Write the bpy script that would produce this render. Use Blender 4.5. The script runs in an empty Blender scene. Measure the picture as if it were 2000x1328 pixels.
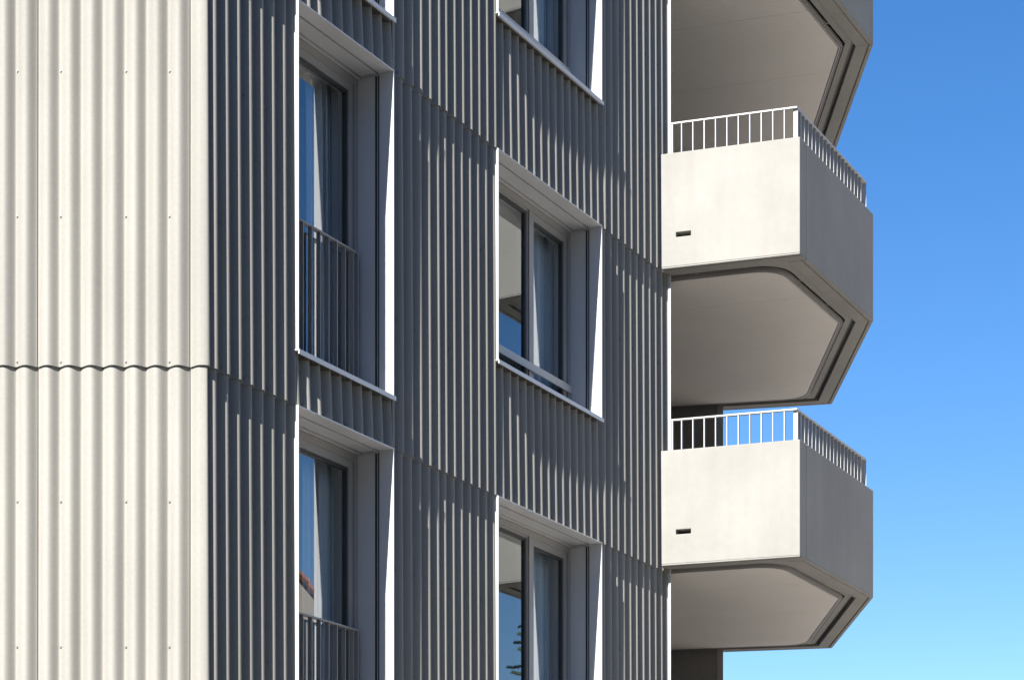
import bpy, bmesh, math, random
from mathutils import Vector, Matrix
random.seed(7)
S = bpy.context.scene
COL = S.collection

# ------------------------------------------------------------------ camera, sky, sun
EYE = 1.6
F = 4597.0                                   # focal length in pixels of the 2000 px wide photograph
cam_d = bpy.data.cameras.new('camera')
cam = bpy.data.objects.new('camera', cam_d); COL.objects.link(cam)
cam.location = (0, 0, EYE); cam.rotation_euler = (math.pi/2, 0, 0)
cam_d.sensor_fit = 'HORIZONTAL'; cam_d.sensor_width = 36.0
cam_d.lens = 36.0*F/2000; cam_d.shift_x = 0.0; cam_d.shift_y = (2010-664)/2000.0
cam_d.clip_start = 0.1; cam_d.clip_end = 6000
S.camera = cam

TH = math.radians(63.62)                     # bearing of the shaded facade
D = Vector((math.cos(TH), math.sin(TH)))     # along the shaded facade, away from the camera
N = Vector((math.sin(TH), -math.cos(TH)))    # its outward normal
ELEV = math.radians(39.0); ALPHA = math.radians(2.9)
hs = -D*math.cos(ALPHA) + N*math.sin(ALPHA)
to_sun = Vector((hs.x*math.cos(ELEV), hs.y*math.cos(ELEV), math.sin(ELEV)))
sun_d = bpy.data.lights.new('sun', 'SUN'); sun_d.energy = 5.0; sun_d.angle = math.radians(0.5)
sun_d.color = (1.0, 0.955, 0.885)
sun = bpy.data.objects.new('sun', sun_d); COL.objects.link(sun)
sun.rotation_euler = to_sun.to_track_quat('Z', 'Y').to_euler(); sun.location = to_sun*60

w = bpy.data.worlds.new('World'); S.world = w; w.use_nodes = True
nt = w.node_tree; nt.nodes.clear()
sky = nt.nodes.new('ShaderNodeTexSky'); sky.sky_type = 'NISHITA'; sky.sun_disc = False
sky.sun_elevation = ELEV; sky.sun_rotation = math.atan2(hs.x, hs.y) % (2*math.pi)
sky.altitude = 600; sky.air_density = 1.0; sky.dust_density = 0.1; sky.ozone_density = 2.0
bg = nt.nodes.new('ShaderNodeBackground'); bg.inputs['Strength'].default_value = 0.0505
wo = nt.nodes.new('ShaderNodeOutputWorld')
hsv = nt.nodes.new('ShaderNodeHueSaturation'); hsv.inputs['Saturation'].default_value = 1.34; hsv.inputs['Hue'].default_value = 0.507
nt.links.new(sky.outputs[0], hsv.inputs['Color']); nt.links.new(hsv.outputs[0], bg.inputs[0]); nt.links.new(bg.outputs[0], wo.inputs[0])

vs = S.view_settings
vs.view_transform = 'Standard'; vs.look = 'None'; vs.gamma = 1.0; vs.use_curve_mapping = False
vs.exposure = 1.75
S.cycles.max_bounces = 8; S.cycles.diffuse_bounces = 5; S.cycles.transparent_max_bounces = 16

# ------------------------------------------------------------------ materials
def material(name, col, rough=0.7, metal=0.0, spec=0.5, noise=0.06, scale=8.0, bump=0.0, bscale=300.0,
             blotch=0.0, blotch_scale=1.2, streak=0.0):
    m = bpy.data.materials.new(name); m.use_nodes = True
    t = m.node_tree; b = t.nodes['Principled BSDF']
    b.inputs['Roughness'].default_value = rough; b.inputs['Metallic'].default_value = metal
    b.inputs['Specular IOR Level'].default_value = spec
    g = t.nodes.new('ShaderNodeNewGeometry')
    def nz(sc, det=4.0, vec=None, sq=None):
        n = t.nodes.new('ShaderNodeTexNoise'); n.inputs['Scale'].default_value = sc; n.inputs['Detail'].default_value = det
        src = g.outputs['Position']
        if sq:
            mp = t.nodes.new('ShaderNodeMapping'); mp.inputs['Scale'].default_value = sq
            t.links.new(src, mp.inputs['Vector']); src = mp.outputs[0]
        t.links.new(src, n.inputs['Vector']); return n.outputs['Fac']
    def var(fac, amt, lo=0.3, hi=0.7):
        r = t.nodes.new('ShaderNodeMapRange'); r.inputs['From Min'].default_value = lo; r.inputs['From Max'].default_value = hi
        r.inputs['To Min'].default_value = 1-amt; r.inputs['To Max'].default_value = 1+amt
        t.links.new(fac, r.inputs['Value']); return r.outputs[0]
    def mul(a, c):
        n = t.nodes.new('ShaderNodeMath'); n.operation = 'MULTIPLY'; t.links.new(a, n.inputs[0]); t.links.new(c, n.inputs[1]); return n.outputs[0]
    f = var(nz(scale, 6), noise)
    if blotch: f = mul(f, var(nz(blotch_scale, 3), blotch))
    if streak: f = mul(f, var(nz(1.0, 4, sq=(9, 9, 0.5)), streak))
    vm = t.nodes.new('ShaderNodeVectorMath'); vm.operation = 'SCALE'
    vm.inputs[0].default_value = col; t.links.new(f, vm.inputs['Scale'])
    t.links.new(vm.outputs[0], b.inputs['Base Color'])
    if bump:
        bp = t.nodes.new('ShaderNodeBump'); bp.inputs['Strength'].default_value = bump; bp.inputs['Distance'].default_value = 0.004
        t.links.new(nz(bscale, 3), bp.inputs['Height']); t.links.new(bp.outputs[0], b.inputs['Normal'])
    return m

M = {}
M['sheet'] = material('fibre_cement', (0.217, 0.211, 0.194), 0.75, spec=0.12, noise=0.035, scale=40, bump=0.12, bscale=160, blotch=0.04, blotch_scale=0.8, streak=0.05)
def per_object_tone(m, amt):
    t = m.node_tree; b = t.nodes['Principled BSDF']; src = b.inputs['Base Color'].links[0].from_socket
    oi = t.nodes.new('ShaderNodeObjectInfo'); r = t.nodes.new('ShaderNodeMapRange'); r.inputs['To Min'].default_value = 1-amt; r.inputs['To Max'].default_value = 1+amt
    v = t.nodes.new('ShaderNodeVectorMath'); v.operation = 'SCALE'
    t.links.new(oi.outputs['Random'], r.inputs['Value']); t.links.new(src, v.inputs[0]); t.links.new(r.outputs[0], v.inputs['Scale']); t.links.new(v.outputs[0], b.inputs['Base Color'])
per_object_tone(M['sheet'], 0.035)
M['metal'] = material('painted_aluminium', (0.45, 0.46, 0.47), 0.33, noise=0.02, scale=5)
M['frame'] = material('window_frame_paint', (0.27, 0.26, 0.25), 0.35, noise=0.02, scale=5)
M['rail'] = material('rail_paint', (0.40, 0.395, 0.385), 0.40, noise=0.03, scale=20)
M['dark'] = material('black_rubber', (0.028, 0.029, 0.030), 0.5, noise=0.1)
M['steel'] = material('screw_steel', (0.20, 0.195, 0.19), 0.35, metal=0.3, noise=0.05)
M['concrete'] = material('cast_concrete', (0.219, 0.216, 0.205), 0.85, spec=0.12, noise=0.025, scale=14, bump=0.06, bscale=120, blotch=0.065, blotch_scale=1.3, streak=0.03)
M['soffit'] = material('soffit_board', (0.51, 0.492, 0.465), 0.75, spec=0.15, noise=0.03, scale=30, blotch=0.03)
M['wall'] = material('dark_render', (0.19, 0.18, 0.172), 0.85, noise=0.06, scale=20, bump=0.1, bscale=200)
M['core'] = material('wall_core', (0.05, 0.05, 0.055), 0.9)
M['room'] = material('room_plaster', (0.70, 0.69, 0.66), 0.9, noise=0.03)
M['floor'] = material('room_floor', (0.14, 0.09, 0.055), 0.6, noise=0.2, scale=3)
M['curtain'] = material('curtain_cloth', (0.50, 0.51, 0.52), 0.9, noise=0.03, scale=20)
M['curtain_grey'] = material('grey_curtain_cloth', (0.52, 0.59, 0.65), 0.9, noise=0.05, scale=20)
M['ground'] = material('ground_asphalt', (0.07, 0.068, 0.065), 0.9, noise=0.2, scale=0.6, blotch=0.2, blotch_scale=0.08, bump=0.2, bscale=30)
M['brick'] = material('dark_brick', (0.16, 0.10, 0.075), 0.9, noise=0.2, scale=10)
M['gravel'] = material('bounce_gravel', (0.55, 0.50, 0.44), 0.95, noise=0.25, scale=30, bump=0.5, bscale=60)  # for the pale ground patches added to bounce sunlight
M['tile'] = material('roof_tile', (0.30, 0.11, 0.065), 0.8, noise=0.25, scale=3)
M['plaster'] = material('house_plaster', (0.26, 0.235, 0.20), 0.9, noise=0.05)
M['bark'] = material('bark', (0.09, 0.06, 0.04), 0.95, noise=0.3, scale=6)
M['needle'] = material('needles', (0.03, 0.055, 0.028), 0.8, noise=0.4, scale=2)
# soffit: very fine parallel ribbing
def rib_soffit(m, e_dir):
    t = m.node_tree; b = t.nodes['Principled BSDF']
    g = t.nodes.new('ShaderNodeNewGeometry')
    dt = t.nodes.new('ShaderNodeVectorMath'); dt.operation = 'DOT_PRODUCT'; dt.inputs[1].default_value = (-e_dir.y, e_dir.x, 0)
    t.links.new(g.outputs['Position'], dt.inputs[0])
    k = t.nodes.new('ShaderNodeMath'); k.operation = 'MULTIPLY'; k.inputs[1].default_value = 2*math.pi/0.05
    t.links.new(dt.outputs['Value'], k.inputs[0])
    sn = t.nodes.new('ShaderNodeMath'); sn.operation = 'SINE'; t.links.new(k.outputs[0], sn.inputs[0])
    bp = t.nodes.new('ShaderNodeBump'); bp.inputs['Strength'].default_value = 0.25; bp.inputs['Distance'].default_value = 0.003
    t.links.new(sn.outputs[0], bp.inputs['Height']); t.links.new(bp.outputs[0], b.inputs['Normal'])
def glass_mat():
    m = bpy.data.materials.new('window_glass'); m.use_nodes = True
    t = m.node_tree; t.nodes.clear()
    o = t.nodes.new('ShaderNodeOutputMaterial'); mx = t.nodes.new('ShaderNodeMixShader')
    tr = t.nodes.new('ShaderNodeBsdfTransparent'); tr.inputs[0].default_value = (0.90, 0.94, 0.95, 1)
    gl = t.nodes.new('ShaderNodeBsdfGlossy'); gl.inputs['Roughness'].default_value = 0.004; gl.inputs[0].default_value = (0.95, 0.98, 1, 1)
    fr = t.nodes.new('ShaderNodeFresnel'); fr.inputs['IOR'].default_value = 2.9
    g = t.nodes.new('ShaderNodeNewGeometry')
    n = t.nodes.new('ShaderNodeTexNoise'); n.inputs['Scale'].default_value = 1.3; n.inputs['Detail'].default_value = 1
    bp = t.nodes.new('ShaderNodeBump'); bp.inputs['Strength'].default_value = 0.012; bp.inputs['Distance'].default_value = 0.02
    t.links.new(g.outputs['Position'], n.inputs['Vector']); t.links.new(n.outputs['Fac'], bp.inputs['Height'])
    
    inv = t.nodes.new('ShaderNodeMath'); inv.operation = 'SUBTRACT'; inv.inputs[0].default_value = 1.0      # the coating reflects on the outer face only
    t.links.new(g.outputs['Backfacing'], inv.inputs[1])
    fm = t.nodes.new('ShaderNodeMath'); fm.operation = 'MULTIPLY'; t.links.new(fr.outputs[0], fm.inputs[0]); t.links.new(inv.outputs[0], fm.inputs[1])
    t.links.new(fm.outputs[0], mx.inputs[0]); t.links.new(tr.outputs[0], mx.inputs[1]); t.links.new(gl.outputs[0], mx.inputs[2])
    t.links.new(mx.outputs[0], o.inputs[0]); return m
M['glass'] = glass_mat()

# ------------------------------------------------------------------ mesh helpers
XC, YC = -2.0496, 15.835
BO = Vector((XC, YC, 0.0))                    # the building's origin: foot of its corner
def fp(s, t, z):                              # a point of the shaded facade: along, outward, up (absolute z)
    p = D*s + N*t
    return (p.x, p.y, z)
def lp(x, t, z):                              # a point of the sunlit facade: world x, outward, up
    return (x-XC, -t, z)
class MB:
    def __init__(s): s.v = []; s.f = []; s.sm = []
    def quad(s, pts, smooth=False):
        i = len(s.v); s.v += [tuple(p) for p in pts]; s.f.append(tuple(range(i, i+len(pts)))); s.sm.append(smooth)
    def box8(s, a):                           # a: 4 bottom, 4 top points
        i = len(s.v); s.v += [tuple(p) for p in a]
        for q in ((3,2,1,0),(4,5,6,7),(0,1,5,4),(1,2,6,5),(2,3,7,6),(3,0,4,7)):
            s.f.append(tuple(i+k for k in q)); s.sm.append(False)
    def fbox(s, s0, s1, t0, t1, z0, z1):
        s.box8([fp(s0,t1,z0), fp(s1,t1,z0), fp(s1,t0,z0), fp(s0,t0,z0), fp(s0,t1,z1), fp(s1,t1,z1), fp(s1,t0,z1), fp(s0,t0,z1)])
    def lbox(s, x0, x1, t0, t1, z0, z1):
        s.box8([lp(x0,t1,z0), lp(x1,t1,z0), lp(x1,t0,z0), lp(x0,t0,z0), lp(x0,t1,z1), lp(x1,t1,z1), lp(x1,t0,z1), lp(x0,t0,z1)])
    def prism(s, poly, z0, z1):               # poly in building-local plan
        n = len(poly); i = len(s.v)
        s.v += [(p[0], p[1], z0) for p in poly] + [(p[0], p[1], z1) for p in poly]
        s.f.append(tuple(i+k for k in reversed(range(n)))); s.sm.append(False)
        s.f.append(tuple(i+n+k for k in range(n))); s.sm.append(False)
        for k in range(n):
            l = (k+1) % n; s.f.append((i+k, i+l, i+n+l, i+n+k)); s.sm.append(False)
    def mesh(s, name, mat, bevel=None, fix=True):
        me = bpy.data.meshes.new(name); me.from_pydata(s.v, [], s.f); me.materials.append(M[mat])
        me.polygons.foreach_set('use_smooth', s.sm); me.update()
        if fix:
            bm = bmesh.new(); bm.from_mesh(me); bmesh.ops.recalc_face_normals(bm, faces=bm.faces); bm.to_mesh(me); bm.free()
        return me
def link(name, me, parent=None, loc=(0,0,0), rz=0.0, bevel=0.0):
    o = bpy.data.objects.new(name, me); COL.objects.link(o); o.location = loc; o.rotation_euler.z = rz
    if parent: o.parent = parent
    if bevel:
        b = o.modifiers.new('bevel', 'BEVEL'); b.width = bevel; b.segments = 2; b.limit_method = 'ANGLE'
    return o
def tag(o, label, cat, group=None, kind=None):
    o['label'] = label; o['category'] = cat
    if group: o['group'] = group
    if kind: o['kind'] = kind
    return o

# ------------------------------------------------------------------ ground
g = MB(); R = 2500
g.quad([(-R,-R,0),(R,-R,0),(R,R,0),(-R,R,0)])
go = link('ground', g.mesh('ground', 'ground')); go['kind'] = 'structure'; go['label'] = 'dark asphalt ground around the building'

def sp(s_, t_): p = Vector((-2.0496, 15.835))+D*s_+N*t_; return (p.x, p.y, 0.004)
def patch(name, mat, pts, label, z=0.004):
    g = MB(); g.quad([(p[0], p[1], z) for p in pts]); o = link(name, g.mesh(name, mat)); o['kind'] = 'structure'; o['label'] = label
patch('bounce_strip', 'gravel', [sp(-0.5, 0.0), sp(-0.5, 2.2), sp(6.0, 2.2), sp(6.0, 0.0)], 'pale gravel strip added unseen at the facade foot to bounce light up to the window heads')  # added out of view as a reflector lighting the window heads
patch('bounce_court', 'gravel', [sp(8.0, -16), sp(8.0, 24), sp(36, 24), sp(36, -16)], 'pale paving added unseen to bounce sunlight onto the balcony undersides')  # unseen bright ground, added to lift the balcony soffits and side faces
# ------------------------------------------------------------------ the building
B = bpy.data.objects.new('apartment_building', None); COL.objects.link(B); B.location = BO
tag(B, 'apartment building clad in pale corrugated sheets with deep window surrounds and angular concrete balconies', 'building')

ST = 2.9                                       # storey height
J0 = 4.465+EYE                                 # the sheet joint seen at the corner
ROWS = (-2, -1, 0, 1, 2)                       # each row of sheets starts at J0 + k*ST
PH = 0.056                                     # depth of the corrugation
def wave(ph):                                  # 0 at the crest, -PH in the (slightly tighter) trough
    return -PH*(1-abs(math.cos(ph/2))**1.42)
THK = 0.009
def sheet(pts, z0, z1, lap=0.017, name='corrugated_sheet'):
    """pts: plan points with their outward direction [(x,y,nx,ny)...]; hung from z1, its foot lapped outward."""
    mb = MB(); n = len(pts); zs = [z0, z1]; off = [lap, 0.0]
    fr = []; bk = []
    for z, o in zip(zs, off):
        fr.append([(x+nx*o, y+ny*o, z) for x,y,nx,ny in pts])
        bk.append([(x+nx*(o-THK), y+ny*(o-THK), z) for x,y,nx,ny in pts])
    def grid(a, b):
        i = len(mb.v); mb.v += a+b
        for k in range(n-1): mb.f.append((i+k, i+k+1, i+n+k+1, i+n+k)); mb.sm.append(True)
    grid(fr[0], fr[1]); grid(bk[1], bk[0])
    for k in range(n-1):
        mb.quad([bk[0][k], bk[0][k+1], fr[0][k+1], fr[0][k]]); mb.quad([fr[1][k], fr[1][k+1], bk[1][k+1], bk[1][k]])
    mb.quad([bk[0][0], fr[0][0], fr[1][0], bk[1][0]]); mb.quad([fr[0][-1], bk[0][-1], bk[1][-1], fr[1][-1]])
    return mb.mesh(name, 'sheet', fix=False)
def right_pts(s0, s1, crest, pitch, lift=0.0):
    n = max(6, int((s1-s0)/pitch*20)); out = []
    for i in range(n+1):
        s = s0+(s1-s0)*i/n; t = wave(2*math.pi*(s-crest)/pitch)+lift
        p = D*s+N*t; out.append((p.x, p.y, N.x, N.y))
    return out
def left_pts(x0, x1, trough, pitch):
    n = max(6, int((x1-x0)/pitch*20)); out = []
    for i in range(n+1):
        x = x0+(x1-x0)*i/n; t = wave(2*math.pi*(x-trough)/pitch+math.pi)
        out.append((x-XC, -t, 0.0, -1.0))
    return out
def screw_mesh():
    bm = bmesh.new()
    bmesh.ops.create_cone(bm, cap_ends=True, segments=10, radius1=0.011, radius2=0.011, depth=0.003, matrix=Matrix.Translation((0,0,0.0015)))
    bmesh.ops.create_cone(bm, cap_ends=True, segments=8, radius1=0.008, radius2=0.005, depth=0.008, matrix=Matrix.Translation((0,0,0.0065)))
    me = bpy.data.meshes.new('screw'); bm.to_mesh(me); bm.free(); me.materials.append(M['steel']); return me
SCREW = screw_mesh()
def add_screw(parent, pos, nrm):
    o = link('screw', SCREW, parent, pos); o.rotation_euler = Vector((nrm[0], nrm[1], 0)).to_track_quat('Z', 'Y').to_euler(); return o

# window openings on the shaded facade: along s, height below the joint above
W1 = (1.117, 2.518, 2.505)
W2 = (4.295, 6.415, 1.770)
S_END = 8.049
LP = 1.0265/7                                  # pitch on the sunlit facade
XS1 = -2.172; XS0 = -3.199                     # its two vertical seams in view
OV = 0.07                                      # how far a sheet runs up behind the one above
def strip(pts_fn, z0, z1): return sheet(pts_fn, z0, z1)
defs = []                                      # mesh, bottom-relative screws
zt = ST+OV
def rdef(s0, s1, crest, pitch, h, lift=0.0, every=2, first=0):
    me = sheet(right_pts(s0+0.0015, s1-0.0015, crest, pitch, lift), 0.0, h)
    sc = []
    k = math.ceil((s0-crest)/pitch)+1+first
    while crest+k*pitch < s1-0.02:
        s = crest+(k-0.30)*pitch; t = wave(-0.6*math.pi)+lift-0.004
        if s > s0+0.02:
            for z in (0.034, 1.015, 1.995):
                if z < h-OV: sc.append((fp(s, t+0.017*(1-z/h), z), N))
        k += every
    return me, sc
def ldef(x0, x1):
    me = sheet(left_pts(x0+0.003, x1-0.003, XS1, LP), 0.0, zt); sc = []
    for k in (1, 4, 6):
        x = x0+k*LP+0.011
        for z in (0.034, 1.015, 1.995): sc.append((lp(x, wave(math.pi+2*math.pi*0.011/LP)+0.017*(1-z/zt), z), Vector((0,-1))))
    return me, sc
SIL = 0.035                                    # sill thickness
sp1 = ST-W1[2]-0.010; sp2 = ST-W2[2]-0.010
defs.append(rdef(0.026, 1.113, 0.0995, 0.1474, zt))
defs.append(rdef(1.113, 2.522, 1.606, 0.1515, sp1))
defs.append(rdef(2.522, 3.352, 2.690, 0.1515, zt, 0.0))
defs.append(rdef(3.352, 4.291, 4.139, 0.1448, zt, 0.001))
defs.append(rdef(4.291, 5.331, 5.480, 0.1490, sp2))
defs.append(rdef(5.331, 6.419, 5.480, 0.1490, sp2))
defs.append(rdef(6.419, 7.395, 6.374, 0.1535, zt))
defs.append(rdef(7.395, 8.040, 7.749, 0.1495, zt, 0.002))
for i in range(4): defs.append(ldef(XS0-1.0265*i, XS1-1.0265*i))
# the corner sheet: last wave of the sunlit side rolled round the arris
cp = []
for i in range(15):
    u = i/14; x = XS1+0.0025+(XC-0.045-XS1-0.0025)*u
    cp.append((x-XC, PH*(1-abs(math.sin(u*math.pi/2))**1.42)))
ctrl = [(-0.075, 0.004), (-0.045, 0.0), (-0.020, 0.0005), (-0.004, 0.006), (0.0005, 0.018), (-0.006, 0.033)]
tr = D*0.026+N*(-PH); ctrl += [(tr.x, tr.y), (tr.x+D.x*0.03, tr.y+D.y*0.03)]
for k in range(1, len(ctrl)-2):
    p0, p1, p2, p3 = [Vector(c) for c in ctrl[k-1:k+3]]
    for j in range(1, 6):
        u = j/5; q = 0.5*((2*p1)+(p2-p0)*u+(2*p0-5*p1+4*p2-p3)*u*u+(3*p1-p0-3*p2+p3)*u**3); cp.append((q.x, q.y))
cpn = []
for i, (x, y) in enumerate(cp):
    a = cp[max(0, i-1)]; b = cp[min(len(cp)-1, i+1)]; tx, ty = b[0]-a[0], b[1]-a[1]; l = math.hypot(tx, ty)
    cpn.append((x, y, 0.0, -1.0) if i < 15 else (x, y, ty/l, -tx/l))
CORNER = sheet(cpn, 0.0, zt, name='corner_sheet')
for k in ROWS:
    z = J0+k*ST
    for me, sc in defs:
        o = link('corrugated_sheet', me, B, (0, 0, z))
        if k in (-1, 0, 1):
            for p, n in sc: add_screw(o, p, n)
    link('corner_sheet', CORNER, B, (0, 0, z))

# structural core behind the sheets, with the window openings left free
core = MB(); ZB = J0-2*ST; ZT = J0+3*ST
for a, b in ((0.06, W1[0]-0.002), (W1[1]+0.002, W2[0]-0.002), (W2[1]+0.002, S_END-0.03)):
    core.fbox(a, b, -0.45, -0.058, 0.0, ZT)
for k in ROWS:
    z = J0+k*ST
    core.fbox(W1[0]+0.001, W1[1]-0.001, -0.449, -0.0585, z+0.014, z+sp1-0.01)
    core.fbox(W2[0]+0.001, W2[1]-0.001, -0.449, -0.0585, z+0.014, z+sp2-0.01)
core.lbox(-6.6, XC-0.03, -0.45, -0.058, 0.0, ZT)
core.lbox(-6.6, XC-0.02, -0.02, 0.0, 0.0, ZB-0.02)
core.fbox(0.02, S_END, -0.02, 0.0, 0.0, ZB-0.02)
link('wall', core.mesh('wall', 'core'), B)
rf = MB()
K = fp(S_END, -0.05, 0); K2 = (1.70-XC, 28.35-YC)
rf.prism([(-6.6-XC, 0.02), (XC-0.02-XC, 0.02), (fp(S_END,0,0)[0], fp(S_END,0,0)[1]), K2, (2.50-XC, 28.0-YC), (2.5-XC, 34-YC), (-6.6-XC, 34-YC)], ZT+0.001, ZT+0.35)
link('roof', rf.mesh('roof', 'concrete'), B)

# ------------------------------------------------------------------ windows
FT = -0.285                                    # where the jambs meet the frame
GT = -0.322                                    # pane
def window_parts(s0, s1, h, kind):
    """meshes relative to the head joint (z = 0 there)"""
    out = []
    P = 0.030; T = 0.010
    a = MB()
    a.fbox(s0, s0+T, -0.42, P, -h, -0.002)                       # near jamb
    # far jamb: outer band, guide slot, inner board
    a.fbox(s1-T, s1, -0.42, P, -h, -0.002)
    a.fbox(s1-T-0.006, s1-T, FT, -0.128, -h, -0.030)
    a.fbox(s0+T, s0+T+0.006, FT, -0.128, -h, -0.030)
    # head: outer band, shadow slot, lowered inner board, step
    a.fbox(s0+T, s1-T, -0.095, P, -T-0.002, -0.003)
    
    out.append(('surround', a.mesh('window_surround', 'metal'), None))
    b = MB(); b.fbox(s0+T+0.012, s1-T-0.014, -0.252, -0.110, -0.0085, 0.03)
    b.fbox(s0+T+0.012, s1-T-0.014, -0.128, -0.110, -0.016, -0.0086)
    b.fbox(s0+T, s1-T, FT+0.001, -0.264, -0.024, 0.03)
    out.append(('blind_box', b.mesh('blind_box', 'metal'), 1))
    for sa, sb in ((s1-T-0.012, s1-T), (s0+T, s0+T+0.012)):       # guide rails of the blind: two lips and the slot between
        c = MB()
        c.fbox(sa, sb, -0.103, -0.097, -h+0.002, -0.030); c.fbox(sa, sb, -0.127, -0.121, -h+0.002, -0.030)
        e0, e1 = (sb-0.002, sb-0.0005) if sa > s0+0.5 else (sa+0.0005, sa+0.002)
        c.fbox(e0, e1, -0.121, -0.116, -h+0.002, -0.030)
        out.append(('guide_rail', c.mesh('guide_rail', 'dark'), 1))
    k_ = MB(); k_.fbox(s0+0.003, s1-0.003, -0.056, -0.001, -h-0.034, -h-0.0105)  # dark strip standing in for the shade under the sill
    out.append(('sill_shade_strip', k_.mesh('sill_shade_strip', 'dark'), 1))
    d = MB()                                                     # sill with turned-down nose
    d.box8([fp(s0-0.012,0.045,-h-SIL), fp(s1+0.004,0.045,-h-SIL), fp(s1+0.004,0.037,-h-SIL), fp(s0-0.012,0.037,-h-SIL),
            fp(s0-0.012,0.045,-h-0.001), fp(s1+0.004,0.045,-h-0.001), fp(s1+0.004,0.037,-h-0.001), fp(s0-0.012,0.037,-h-0.001)])
    d.box8([fp(s0-0.012,0.037,-h-0.009), fp(s1+0.004,0.037,-h-0.009), fp(s1+0.004,-0.42,-h-0.004), fp(s0-0.012,-0.42,-h-0.004),
            fp(s0-0.012,0.037,-h-0.001), fp(s1+0.004,0.037,-h-0.001), fp(s1+0.004,-0.42,-h+0.012), fp(s0-0.012,-0.42,-h+0.012)])
    out.append(('sill', d.mesh('sill', 'metal'), 1))
    # fixed frame
    fw = 0.055; bot = -h+0.012; top = -0.026
    i0, i1 = s0+T, s1-T
    e = MB()
    e.fbox(i1-fw, i1, -0.40, FT, bot, top); e.fbox(i0, i0+fw, -0.40, FT, bot, top)
    e.fbox(i0+fw, i1-fw, -0.40, FT, top-fw, top); e.fbox(i0+fw, i1-fw, -0.40, FT, bot, bot+(0.05 if kind == 1 else 0.075))
    if kind == 2: e.fbox(5.535, 5.58, -0.40, FT, bot+0.075, top-fw)
    out.append(('frame', e.mesh('frame', 'frame'), 1))
    lo = bot+(0.05 if kind == 1 else 0.075); hi = top-fw
    def sash(a0, a1, w, set_t):
        m = MB(); m.fbox(a0, a0+w, -0.395, set_t, lo, hi); m.fbox(a1-w, a1, -0.395, set_t, lo, hi)
        m.fbox(a0+w, a1-w, -0.395, set_t, hi-w, hi); m.fbox(a0+w, a1-w, -0.395, set_t, lo, lo+w)
        out.append(('sash', m.mesh('sash', 'frame'), 1))
        q = MB(); gk = 0.024; tt = set_t-0.012                   # dark glazing edge
        q.fbox(a0+w, a0+w+gk, GT-0.02, tt, lo+w, hi-w); q.fbox(a1-w-gk, a1-w, GT-0.02, tt, lo+w, hi-w)
        q.fbox(a0+w+gk, a1-w-gk, GT-0.02, tt, hi-w-gk, hi-w); q.fbox(a0+w+gk, a1-w-gk, GT-0.02, tt, lo+w, lo+w+gk)
        out.append(('glazing_gasket', q.mesh('glazing_gasket', 'dark'), 1))
        p = MB(); p.fbox(a0+w+0.004, a1-w-0.004, GT-0.016, GT-0.004, lo+w+0.004, hi-w-0.004)
        out.append(('pane', p.mesh('pane', 'glass'), 1))
    g_ = 0.006
    if kind == 1: sash(i0+fw+g_, i1-fw-g_, 0.062, FT-0.012)
    else:
        sash(i0+fw+g_, 5.535-g_, 0.018, FT-0.014); sash(5.58+g_, i1-fw-g_, 0.062, FT-0.012)
        r = MB(); r.fbox(s0+T+0.01, s1-T-0.01, FT+0.012, FT+0.022, -h+0.258, -h+0.325)
        out.append(('safety_bar', r.mesh('safety_bar', 'rail'), 1))
    # the room behind
    rm = MB(); a0, a1 = s0-0.5, s1+0.5; z0 = -h-(0.02 if kind == 1 else 0.75); z1 = 0.05; tb = -4.2; tf = -0.46
    rm.quad([fp(a0,tb,z0), fp(a1,tb,z0), fp(a1,tb,z1), fp(a0,tb,z1)]); rm.quad([fp(a0,tb,z1), fp(a1,tb,z1), fp(a1,tf,z1), fp(a0,tf,z1)])
    rm.quad([fp(a0,tf,z0), fp(a0,tb,z0), fp(a0,tb,z1), fp(a0,tf,z1)]); rm.quad([fp(a1,tb,z0), fp(a1,tf,z0), fp(a1,tf,z1), fp(a1,tb,z1)])
    out.append(('interior_wall', rm.mesh('interior_wall', 'room', fix=False), 1))
    fl = MB(); fl.quad([fp(a0,tf,z0), fp(a1,tf,z0), fp(a1,tb,z0), fp(a0,tb,z0)])
    out.append(('interior_floor', fl.mesh('interior_floor', 'floor', fix=False), 1))
    return out
wp1 = window_parts(*W1, 1); wp2 = window_parts(*W2, 2)
# french-window railing, relative to the sill top
s0, s1 = W1[0]+0.02, W1[1]-0.072
fr_rail = MB(); fr_rail.fbox(s0, s1, FT+0.004, FT+0.044, 1.108, 1.120)
fr_low = MB(); fr_low.fbox(s0, s1, FT+0.004, FT+0.044, 0.055, 0.067); fr_low = fr_low.mesh('bottom_rail', 'frame')
fr_rail = fr_rail.mesh('railing', 'frame')
fb = MB(); fb.fbox(-0.004, 0.004, FT+0.006, FT+0.042, 0.067, 1.108); fb = fb.mesh('baluster', 'frame')
fe = MB(); fe.fbox(-0.005, 0.005, FT-0.004, FT+0.043, 0.020, 1.108); fe = fe.mesh('end_post', 'frame')
for k in ROWS:
    zh = J0+(k+1)*ST
    for wp, nm in ((wp1, 'french_window'), (wp2, 'window')):
        root = None
        for name, me, sub in wp:
            if root is None: root = link(nm, me, B, (0, 0, zh))
            else: link(name, me, root)
    r = link('railing', fr_rail, B, (0, 0, zh-W1[2])); link('bottom_rail', fr_low, r)
    n = 10
    for i in range(1, n+1):
        ss = s0+(s1-s0)*i/(n+0.6); link('baluster', fb, r, (D.x*ss, D.y*ss, 0))
    link('end_post', fe, r, (D.x*(s1-0.006), D.y*(s1-0.006), 0))
# trim that closes the facade at its far end
tr_ = MB(); tr_.fbox(S_END-0.008, S_END+0.002, -0.45, 0.032, ZB, ZT)
link('corner_trim', tr_.mesh('corner_trim', 'metal'), B)

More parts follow.
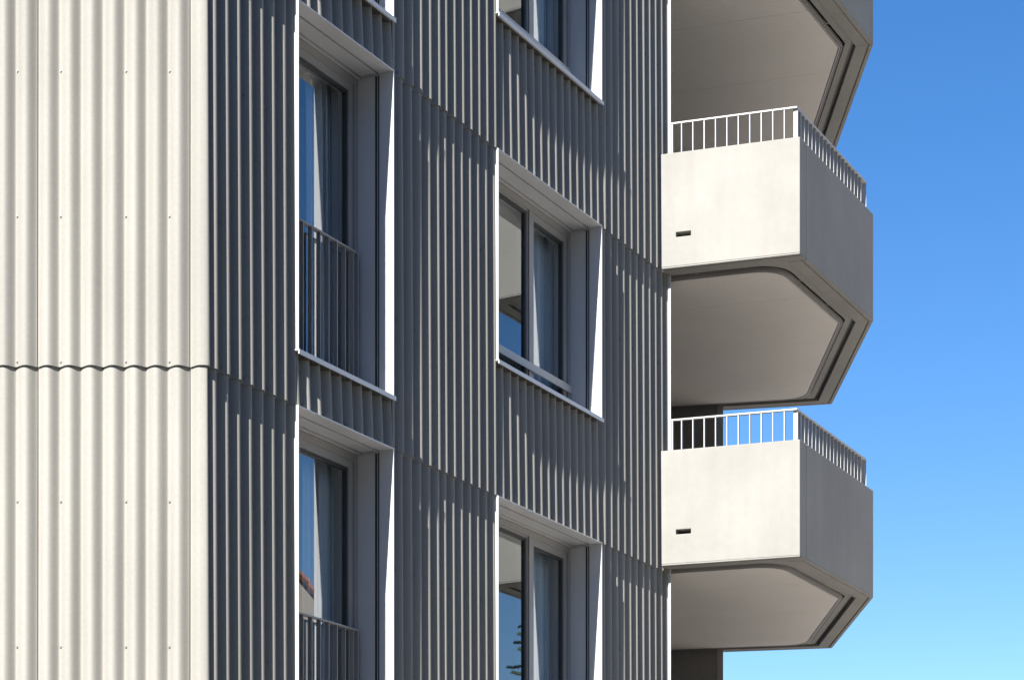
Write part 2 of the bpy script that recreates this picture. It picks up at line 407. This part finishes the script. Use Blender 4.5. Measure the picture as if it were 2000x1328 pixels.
# walls hidden behind the balconies and the far wing
wl = MB()
ke = fp(S_END, -0.03, 0)
wl.prism([(ke[0], ke[1]), (1.70-XC, 28.10-YC), (1.50-XC, 28.15-YC), (ke[0]-0.2, ke[1]+0.02)], 0.0, ZT)
wl.prism([(1.45-XC, 28.145-YC), (2.43-XC, 27.890-YC), (2.43-XC, 34-YC), (1.45-XC, 34-YC)], 0.0, ZT)
link('wing_wall', wl.mesh('wing_wall', 'wall'), B)
ct = MB(); ct.prism([(2.431-XC, 27.882-YC), (2.500-XC, 27.865-YC), (2.500-XC, 34-YC), (2.431-XC, 34-YC)], 0.0, ZT)
link('corner_trim', ct.mesh('wing_corner_trim', 'frame'), B)

# ------------------------------------------------------------------ balconies
def V2(x, y): return Vector((x-XC, y-YC))
P0, P1, P2, P3, P4 = V2(1.443, 22.878), V2(2.741, 22.420), V2(3.768, 24.550), V2(3.780, 27.810), V2(2.504, 28.103)
E = (P1-P0).normalized()
rib_soffit(M['soffit'], E)
OUT = [P0, P1, P2, P3, P4]
WALLA, WALLB = V2(1.515, 22.90), V2(1.69, 28.2)                 # inner boundary, along the hidden wall
def isect(p, d, q, e):
    den = d.x*e.y-d.y*e.x; t = ((q.x-p.x)*e.y-(q.y-p.y)*e.x)/den; return p+d*t
def inset(ds, ends='wall'):
    ln = []
    for i, dd in enumerate(ds):
        a, b = OUT[i], OUT[i+1]; d = (b-a).normalized(); n = Vector((-d.y, d.x)); ln.append((a+n*dd, d))
    pts = [isect(*ln[0], WALLA, WALLB-WALLA)]
    for i in range(3): pts.append(isect(*ln[i], *ln[i+1]))
    pts.append(isect(*ln[3], WALLA, WALLB-WALLA) if ends == 'wall' else isect(*ln[3], V2(2.503, 20), Vector((0, 1))))
    return pts
def rounded(ds, rad):
    p = inset(ds); out = [p[0]]
    for i, r in zip((1, 2, 3), rad):
        a, b, c = p[i-1], p[i], p[i+1]; u = (a-b).normalized(); v = (c-b).normalized()
        ang = u.angle(v); tl = r/math.tan(ang/2); s = b+u*tl; e = b+v*tl
        for k in range(13):
            w_ = k/12                                           # conic through the corner, close to an arc
            out.append(s.lerp(b, w_).lerp(b.lerp(e, w_), w_))
    out.append(p[4]); return out
TK = [0.20, 0.18, 0.18, 0.18]
PAR = 1.115
o_ = OUT; i_ = inset(TK, 'x')
d12 = (P2-P1).normalized()
def on(p, d, q): return p+d*((q-p).dot(d))
def lipped(mb, quad, z0):                                       # quad: outer a, outer b, inner b, inner a
    a, b, c, d = quad
    l1 = 0.042/ (a-d).length; l2 = 0.054/(a-d).length
    mb.prism([a, b, b.lerp(c, l1), a.lerp(d, l1)], z0, z0+0.014)
    mb.prism([a.lerp(d, l2), b.lerp(c, l2), c, d], z0, z0+0.014)
def front_panel():
    mb = MB()
    a = P0-E*0.045; n = Vector((-E.y, E.x)); L = (P1-a).length
    end_in = i_[1]; # inner corner lies on the line of the side panel's outer plane
    end_in = isect(a+n*0.20, E, P1, d12)
    hx0 = 0.045+0.155; hx1 = hx0+0.150; hz0, hz1 = 0.296, 0.342
    us = [0, hx0, hx1, L]; zs = [0.0145, hz0, hz1, PAR]
    def fpnt(u): return a+E*u
    def bpnt(u): return a+n*0.20+E*u if u < L-1e-6 else end_in
    i0 = len(mb.v)
    for pf in (fpnt, bpnt):
        for z in zs:
            for u in us: p = pf(u); mb.v.append((p.x, p.y, z))
    def ix(side, r, c): return i0+side*16+r*4+c
    for r in range(3):
        for c in range(3):
            if (r, c) == (1, 1): continue
            mb.f.append((ix(0,r,c), ix(0,r,c+1), ix(0,r+1,c+1), ix(0,r+1,c))); mb.sm.append(False)
            mb.f.append((ix(1,r,c+1), ix(1,r,c), ix(1,r+1,c), ix(1,r+1,c+1))); mb.sm.append(False)
    for c in range(3):
        mb.f.append((ix(1,0,c), ix(1,0,c+1), ix(0,0,c+1), ix(0,0,c))); mb.f.append((ix(0,3,c), ix(0,3,c+1), ix(1,3,c+1), ix(1,3,c))); mb.sm += [False]*2
    for r in range(3):
        mb.f.append((ix(0,r,0), ix(0,r+1,0), ix(1,r+1,0), ix(1,r,0))); mb.f.append((ix(0,r,3), ix(1,r,3), ix(1,r+1,3), ix(0,r+1,3))); mb.sm += [False]*2
    mb.f += [(ix(0,1,1), ix(0,1,2), ix(1,1,2), ix(1,1,1)), (ix(0,2,1), ix(1,2,1), ix(1,2,2), ix(0,2,2)),
             (ix(0,1,1), ix(1,1,1), ix(1,2,1), ix(0,2,1)), (ix(0,1,2), ix(0,2,2), ix(1,2,2), ix(1,1,2))]; mb.sm += [False]*4
    lipped(mb, (a, P1, end_in, a+n*0.20), 0.0)
    return mb.mesh('parapet', 'concrete'), end_in
FRONT, endin = front_panel()
def side_panel(a, b, c, d):
    mb = MB(); mb.prism([a, b, c, d], 0.0145, PAR); lipped(mb, (a, b, c, d), 0.0); return mb.mesh('parapet', 'concrete')
g6 = d12*0.007
SIDE = side_panel(endin+g6, P2, i_[2], isect(endin+g6, E, i_[1], d12))
END = side_panel(P2+(P3-P2).normalized()*0.002, P3, i_[3], i_[2]+(P3-P2).normalized()*0.002)
BACK = side_panel(P3+(P4-P3).normalized()*0.002, P4, i_[4], i_[3]+(P4-P3).normalized()*0.002)
sl = MB()
in1 = inset([x+0.004 for x in TK])
PD = [0.41, 0.355, 0.355, 0.34]; PR = (0.33, 0.05, 0.32)
ro = inset([0.204, 0.184, 0.228, 0.228]); ro = [ro[0]]+[ro[1]]*13+[ro[2]]*13+[ro[3]]*13+[ro[4]]
ri = rounded([0.295, 0.270, 0.290, 0.275], (0.37, 0.06, 0.36))
for a in range(len(ri)-1):
    quad = [ro[a], ro[a+1], ri[a+1], ri[a]] if (ro[a]-ro[a+1]).length > 1e-6 else [ro[a], ri[a+1], ri[a]]
    sl.prism(quad, 0.022, 0.263)
sl.prism([in1[2], in1[3], ro[27], ro[14]], 0.055, 0.262); sl.prism([in1[3], in1[4], ro[40], ro[27]], 0.055, 0.262)
sl.prism(in1, 0.265, 0.34)
SLAB = sl.mesh('slab', 'concrete')
panel = rounded(PD, PR)
def clip(poly, p, n):                                           # keep the side (x-p).n >= 0
    out = []
    for i in range(len(poly)):
        a, b = poly[i], poly[(i+1) % len(poly)]; da, db = (a-p).dot(n), (b-p).dot(n)
        if da >= 0: out.append(a)
        if (da >= 0) != (db >= 0): out.append(a.lerp(b, da/(da-db)))
    return out
inw = Vector((-E.y, E.x)); cuts = [0.0, 1.32, 2.89, 4.46, 9.0]; BOARDS = []
for a, b in zip(cuts, cuts[1:]):
    q = clip(clip(panel, P0+inw*(a+0.002), inw), P0+inw*(b-0.002), -inw)
    if len(q) > 2:
        mb = MB(); mb.prism(q, 0.0, 0.030); BOARDS.append(mb.mesh('soffit_board', 'soffit'))
hb = MB(); hb.prism(rounded([x+0.03 for x in PD], (0.30, 0.02, 0.30)), 0.031, 0.05); BACKING = hb.mesh('soffit_backing', 'core')
def band(o1, o2, z0, z1, mb):
    ro = rounded([x-o1 for x in PD], [r+o1 for r in PR]); ri = rounded([x-o2 for x in PD], [r+o2 for r in PR])
    for k in range(len(ro)-1): mb.prism([ro[k], ro[k+1], ri[k+1], ri[k]], z0, z1)
tm = MB(); band(0.026, 0.008, -0.003, 0.034, tm); TRIM = tm.mesh('soffit_trim', 'frame')
tm2 = MB(); band(0.046, 0.036, 0.004, 0.040, tm2); TRIM2 = tm2.mesh('soffit_trim', 'frame')
rb = MB(); rb.prism([Vector((-0.008, -0.008)), Vector((0.008, -0.008)), Vector((0.008, 0.10)), Vector((-0.008, 0.10))], 0.036, 0.2); RIB = rb.mesh('bracket', 'frame')
# railing pieces, relative to the balcony underside
RZ = 1.425
q = inset([0.062, 0.062, 0.105, 0.062], 'x'); q[0] = isect(q[0], (q[1]-q[0]).normalized(), V2(1.490, 22.0), Vector((0.06, 1)))
oo = inset([0.040, 0.040, 0.083, 0.040], 'x'); ii = inset([0.084, 0.084, 0.127, 0.084], 'x')
oo[0] = isect(oo[0], E, V2(1.490, 22.0), Vector((0.06, 1))); ii[0] = isect(ii[0], E, V2(1.490, 22.0), Vector((0.06, 1)))
hr = MB()
for a in range(4): hr.prism([oo[a], oo[a+1], ii[a+1], ii[a]], RZ-0.014, RZ)
HAND = hr.mesh('railing', 'rail')
bl = MB(); bl.prism([Vector((-0.004,-0.017)), Vector((0.004,-0.017)), Vector((0.004,0.017)), Vector((-0.004,0.017))], PAR-0.01, RZ-0.0145); BAL = bl.mesh('baluster', 'rail')
pst = MB(); pst.prism([Vector((-0.006,-0.021)), Vector((0.006,-0.021)), Vector((0.006,0.021)), Vector((-0.006,0.021))], PAR-0.01, RZ-0.0145); POST = pst.mesh('post', 'rail')
wpst = MB(); wpst.prism([Vector((-0.006,-0.018)), Vector((0.006,-0.018)), Vector((0.006,0.018)), Vector((-0.006,0.018))], PAR-0.01, RZ-0.0145); WPOST = wpst.mesh('wall_post', 'rail')
BST = 2.88; BZ = 7.385+EYE
for k in (-2, -1, 0, 1, 2):
    z = BZ+BST*k
    bal = link('balcony', SLAB, B, (0, 0, z))
    for me in (FRONT, SIDE, END, BACK): link('parapet', me, bal, bevel=0.005)
    for me in BOARDS: link('soffit_board', me, bal)
    link('soffit_backing', BACKING, bal); link('soffit_trim', TRIM, bal); link('soffit_trim', TRIM2, bal)
    pin = inset([x-0.02 for x in PD])
    for e_i in range(2):
        a, b = pin[e_i], pin[e_i+1]; L = (b-a).length; n = max(2, int(L/0.66)); rz = math.atan2((b-a).y, (b-a).x)+math.pi
        for j in range(n):
            p = a.lerp(b, (j+0.62)/(n+0.25)); link('bracket', RIB, bal, (p.x, p.y, 0), rz)
    rl = link('railing', HAND, B, (0, 0, z))
    for e_i in range(4):
        if k not in (-1, 0) and e_i > 1: continue
        a, b = q[e_i], q[e_i+1]; d = (b-a); L = d.length; d = d.normalized(); rz = math.atan2(d.y, d.x)
        x = 0.113
        if e_i == 0: link('wall_post', WPOST, rl, (a.x+d.x*0.02, a.y+d.y*0.02, 0), rz)
        else: link('post', POST, rl, (a.x+d.x*0.012, a.y+d.y*0.012, 0), rz)
        while x < L-0.06:
            link('baluster', BAL, rl, (a.x+d.x*x, a.y+d.y*x, 0), rz); x += 0.113

# ------------------------------------------------------------------ curtains behind the french windows
def curtain(k, sa, sb, seed, label, mat='curtain', h=2.36, t0=-0.47, grow=0.10):
    rnd = random.Random(seed); mb = MB(); n = max(30, int((sb-sa)*110)); m = 10
    zt_ = J0+(k+1)*ST-0.10; zb_ = zt_-h; pts = []
    fr = rnd.uniform(0.9, 1.1)
    for j in range(m+1):
        v = j/m; z = zt_+(zb_-zt_)*v
        for i in range(n+1):
            u = i/n; s = sa+(sb-sa)*(u*(1+grow*v)); x = u*(sb-sa)*fr
            t = t0+0.030*math.sin(x*62+seed)*(0.6+0.4*v)+0.018*math.sin(x*23+seed*2)
            pts.append(fp(s, t, z))
    mb.v = pts
    for j in range(m):
        for i in range(n): mb.f.append((j*(n+1)+i, (j+1)*(n+1)+i, (j+1)*(n+1)+i+1, j*(n+1)+i+1)); mb.sm.append(True)
    o = link('curtain', mb.mesh('curtain', mat, fix=False), None, BO)
    so = o.modifiers.new('thick', 'SOLIDIFY'); so.thickness = 0.003
    tag(o, label, 'curtain', 'curtains behind the windows of the shaded facade')
curtain(0, 1.99, 2.24, 1, 'white curtain gathered at the left behind the upper french window')
curtain(-1, 1.99, 2.20, 4, 'white curtain gathered at the left behind the lower french window, cut by the bottom edge')
curtain(0, 2.29, 2.98, 7, 'grey blue curtain on the right, beside the white one behind the upper french window', 'curtain_grey', t0=-0.475, grow=0)
curtain(-1, 2.25, 2.98, 9, 'grey blue curtain on the right, beside the white one behind the lower french window', 'curtain_grey', t0=-0.475, grow=0)
curtain(1, 5.90, 6.88, 11, 'grey blue curtain behind the right sash of the wide window at the top edge', 'curtain_grey', 1.62, -0.475, 0)
curtain(0, 5.90, 6.88, 12, 'grey blue curtain behind the right sash of the middle wide window', 'curtain_grey', 1.62, -0.475, 0)
curtain(-1, 5.90, 6.88, 13, 'grey blue curtain behind the right sash of the wide window at the bottom edge', 'curtain_grey', 1.62, -0.475, 0)

# ------------------------------------------------------------------ seen only mirrored in the panes: a tiled house and a spruce
H = bpy.data.objects.new('tiled_house', None); COL.objects.link(H); H.location = (29.5, 35.5, 0); H.rotation_euler.z = math.radians(25); H.scale = (1.0, 1.0, 1.13)
tag(H, 'house with a red tiled gable roof, mirrored in the lower french window', 'house')
hm = MB(); hm.prism([Vector((-5,-4)), Vector((5,-4)), Vector((5,4)), Vector((-5,4))], 0, 6.2)
hm.quad([(-5,-4,6.2), (-5,0,10.2), (-5,4,6.2)]); hm.quad([(5,-4,6.2), (5,4,6.2), (5,0,10.2)])
link('wall', hm.mesh('house_wall', 'plaster'), H)
rm = MB(); nr = 16
for sg in (-1, 1):
    for r in range(nr):
        y0, y1 = 4.5*(1-r/nr), 4.5*(1-(r+1.15)/nr); z0 = 5.75+4.55*(r/nr); z1 = 5.75+4.55*((r+1.15)/nr)
        rm.box8([(-5.4,sg*y0,z0+0.02), (5.4,sg*y0,z0+0.02), (5.4,sg*y1,z1-0.06), (-5.4,sg*y1,z1-0.06), (-5.4,sg*y0,z0+0.08), (5.4,sg*y0,z0+0.08), (5.4,sg*y1,z1), (-5.4,sg*y1,z1)])
link('roof', rm.mesh('house_roof', 'tile'), H)
cm = MB(); cm.prism([Vector((4,0.6)), Vector((4.6,0.6)), Vector((4.6,1.2)), Vector((4,1.2))], 8.0, 10.6); link('chimney', cm.mesh('chimney', 'plaster'), H)
for x in (-3, 0, 3):
    for z in (1.1, 3.9):
        wm = MB(); wm.prism([Vector((x-0.55,-4.06)), Vector((x+0.55,-4.06)), Vector((x+0.55,-3.98)), Vector((x-0.55,-3.98))], z, z+1.4)
        link('window', wm.mesh('house_window', 'dark'), H)
T = bpy.data.objects.new('spruce_tree', None); COL.objects.link(T); T.location = (23.4, 39.0, 0); T.scale = (1.0, 1.0, 1.04)
tag(T, 'dark spruce tree, mirrored in the lower wide window', 'tree')
tk = MB()
for r in range(10):
    z0, z1 = r*1.02, (r+1)*1.02; r0, r1 = 0.20*(1-z0/10.6), 0.20*(1-z1/10.6)
    for k in range(8):
        a, b = k*math.pi/4, (k+1)*math.pi/4
        tk.quad([(r0*math.cos(a), r0*math.sin(a), z0), (r0*math.cos(b), r0*math.sin(b), z0), (r1*math.cos(b), r1*math.sin(b), z1), (r1*math.cos(a), r1*math.sin(a), z1)], True)
link('trunk', tk.mesh('trunk', 'bark', fix=False), T)
cr = MB(); rnd = random.Random(3)
for i in range(150):
    u = (i+0.5)/150; z = 1.2+u*9.2; L = (2.6*(1-u)+0.15)*rnd.uniform(0.75, 1.15); az = i*2.399+rnd.uniform(-.3, .3)
    ca, sa_ = math.cos(az), math.sin(az); nseg = int(10+L*16)
    for j in range(nseg):
        v = (j+0.6)/nseg; r = L*v; dz = -0.28*L*v+0.22*L*v*v
        for sd in (-1, 1):
            w_ = (0.07+0.12*L*(1-v)*0.6)*rnd.uniform(.6, 1.2); bx, by, bz = ca*r, sa_*r, z+dz
            tx, ty = bx+ca*w_*0.7-sd*sa_*w_, by+sa_*w_*0.7+sd*ca*w_; tz = bz-rnd.uniform(0.05, 0.2)*w_*2-0.03
            cr.quad([(bx, by, bz+0.03), (tx, ty, tz), (bx+ca*0.045, by+sa_*0.045, bz-0.03)])
link('crown', cr.mesh('crown', 'needle', fix=False), T)

# ------------------------------------------------------------------ unseen dark block added behind the camera, hiding sky so the facade darkens
Q = bpy.data.objects.new('sky_blocker', None); COL.objects.link(Q); Q.location = (-4.0, -13.0, 0); Q.rotation_euler.z = math.atan2(0.40, 0.916)
tag(Q, 'dark brick block added unseen behind the camera to cut sky light on the facade', 'building')
qb = MB(); qb.prism([Vector((0,-11)), Vector((27,-11)), Vector((27,0)), Vector((0,0))], 0, 20.0); link('wall', qb.mesh('block_wall', 'brick'), Q)
qr = MB(); qr.prism([Vector((-0.4,-11.4)), Vector((27.4,-11.4)), Vector((27.4,0.4)), Vector((-0.4,0.4))], 20.001, 20.3); link('roof', qr.mesh('block_roof', 'core'), Q)
qw = MB(); qw.prism([Vector((-0.7,-0.02)), Vector((0.7,-0.02)), Vector((0.7,0.05)), Vector((-0.7,0.05))], 0, 1.5); qw = qw.mesh('block_window', 'frame')
qp = MB(); qp.prism([Vector((-0.62,0.051)), Vector((0.62,0.051)), Vector((0.62,0.056)), Vector((-0.62,0.056))], 0.08, 1.42); qp = qp.mesh('block_pane', 'dark')
for i in range(9):
    for j in range(6):
        o = link('window', qw, Q, (1.6+i*3.0, 0, 1.4+j*3.1)); link('pane', qp, o)
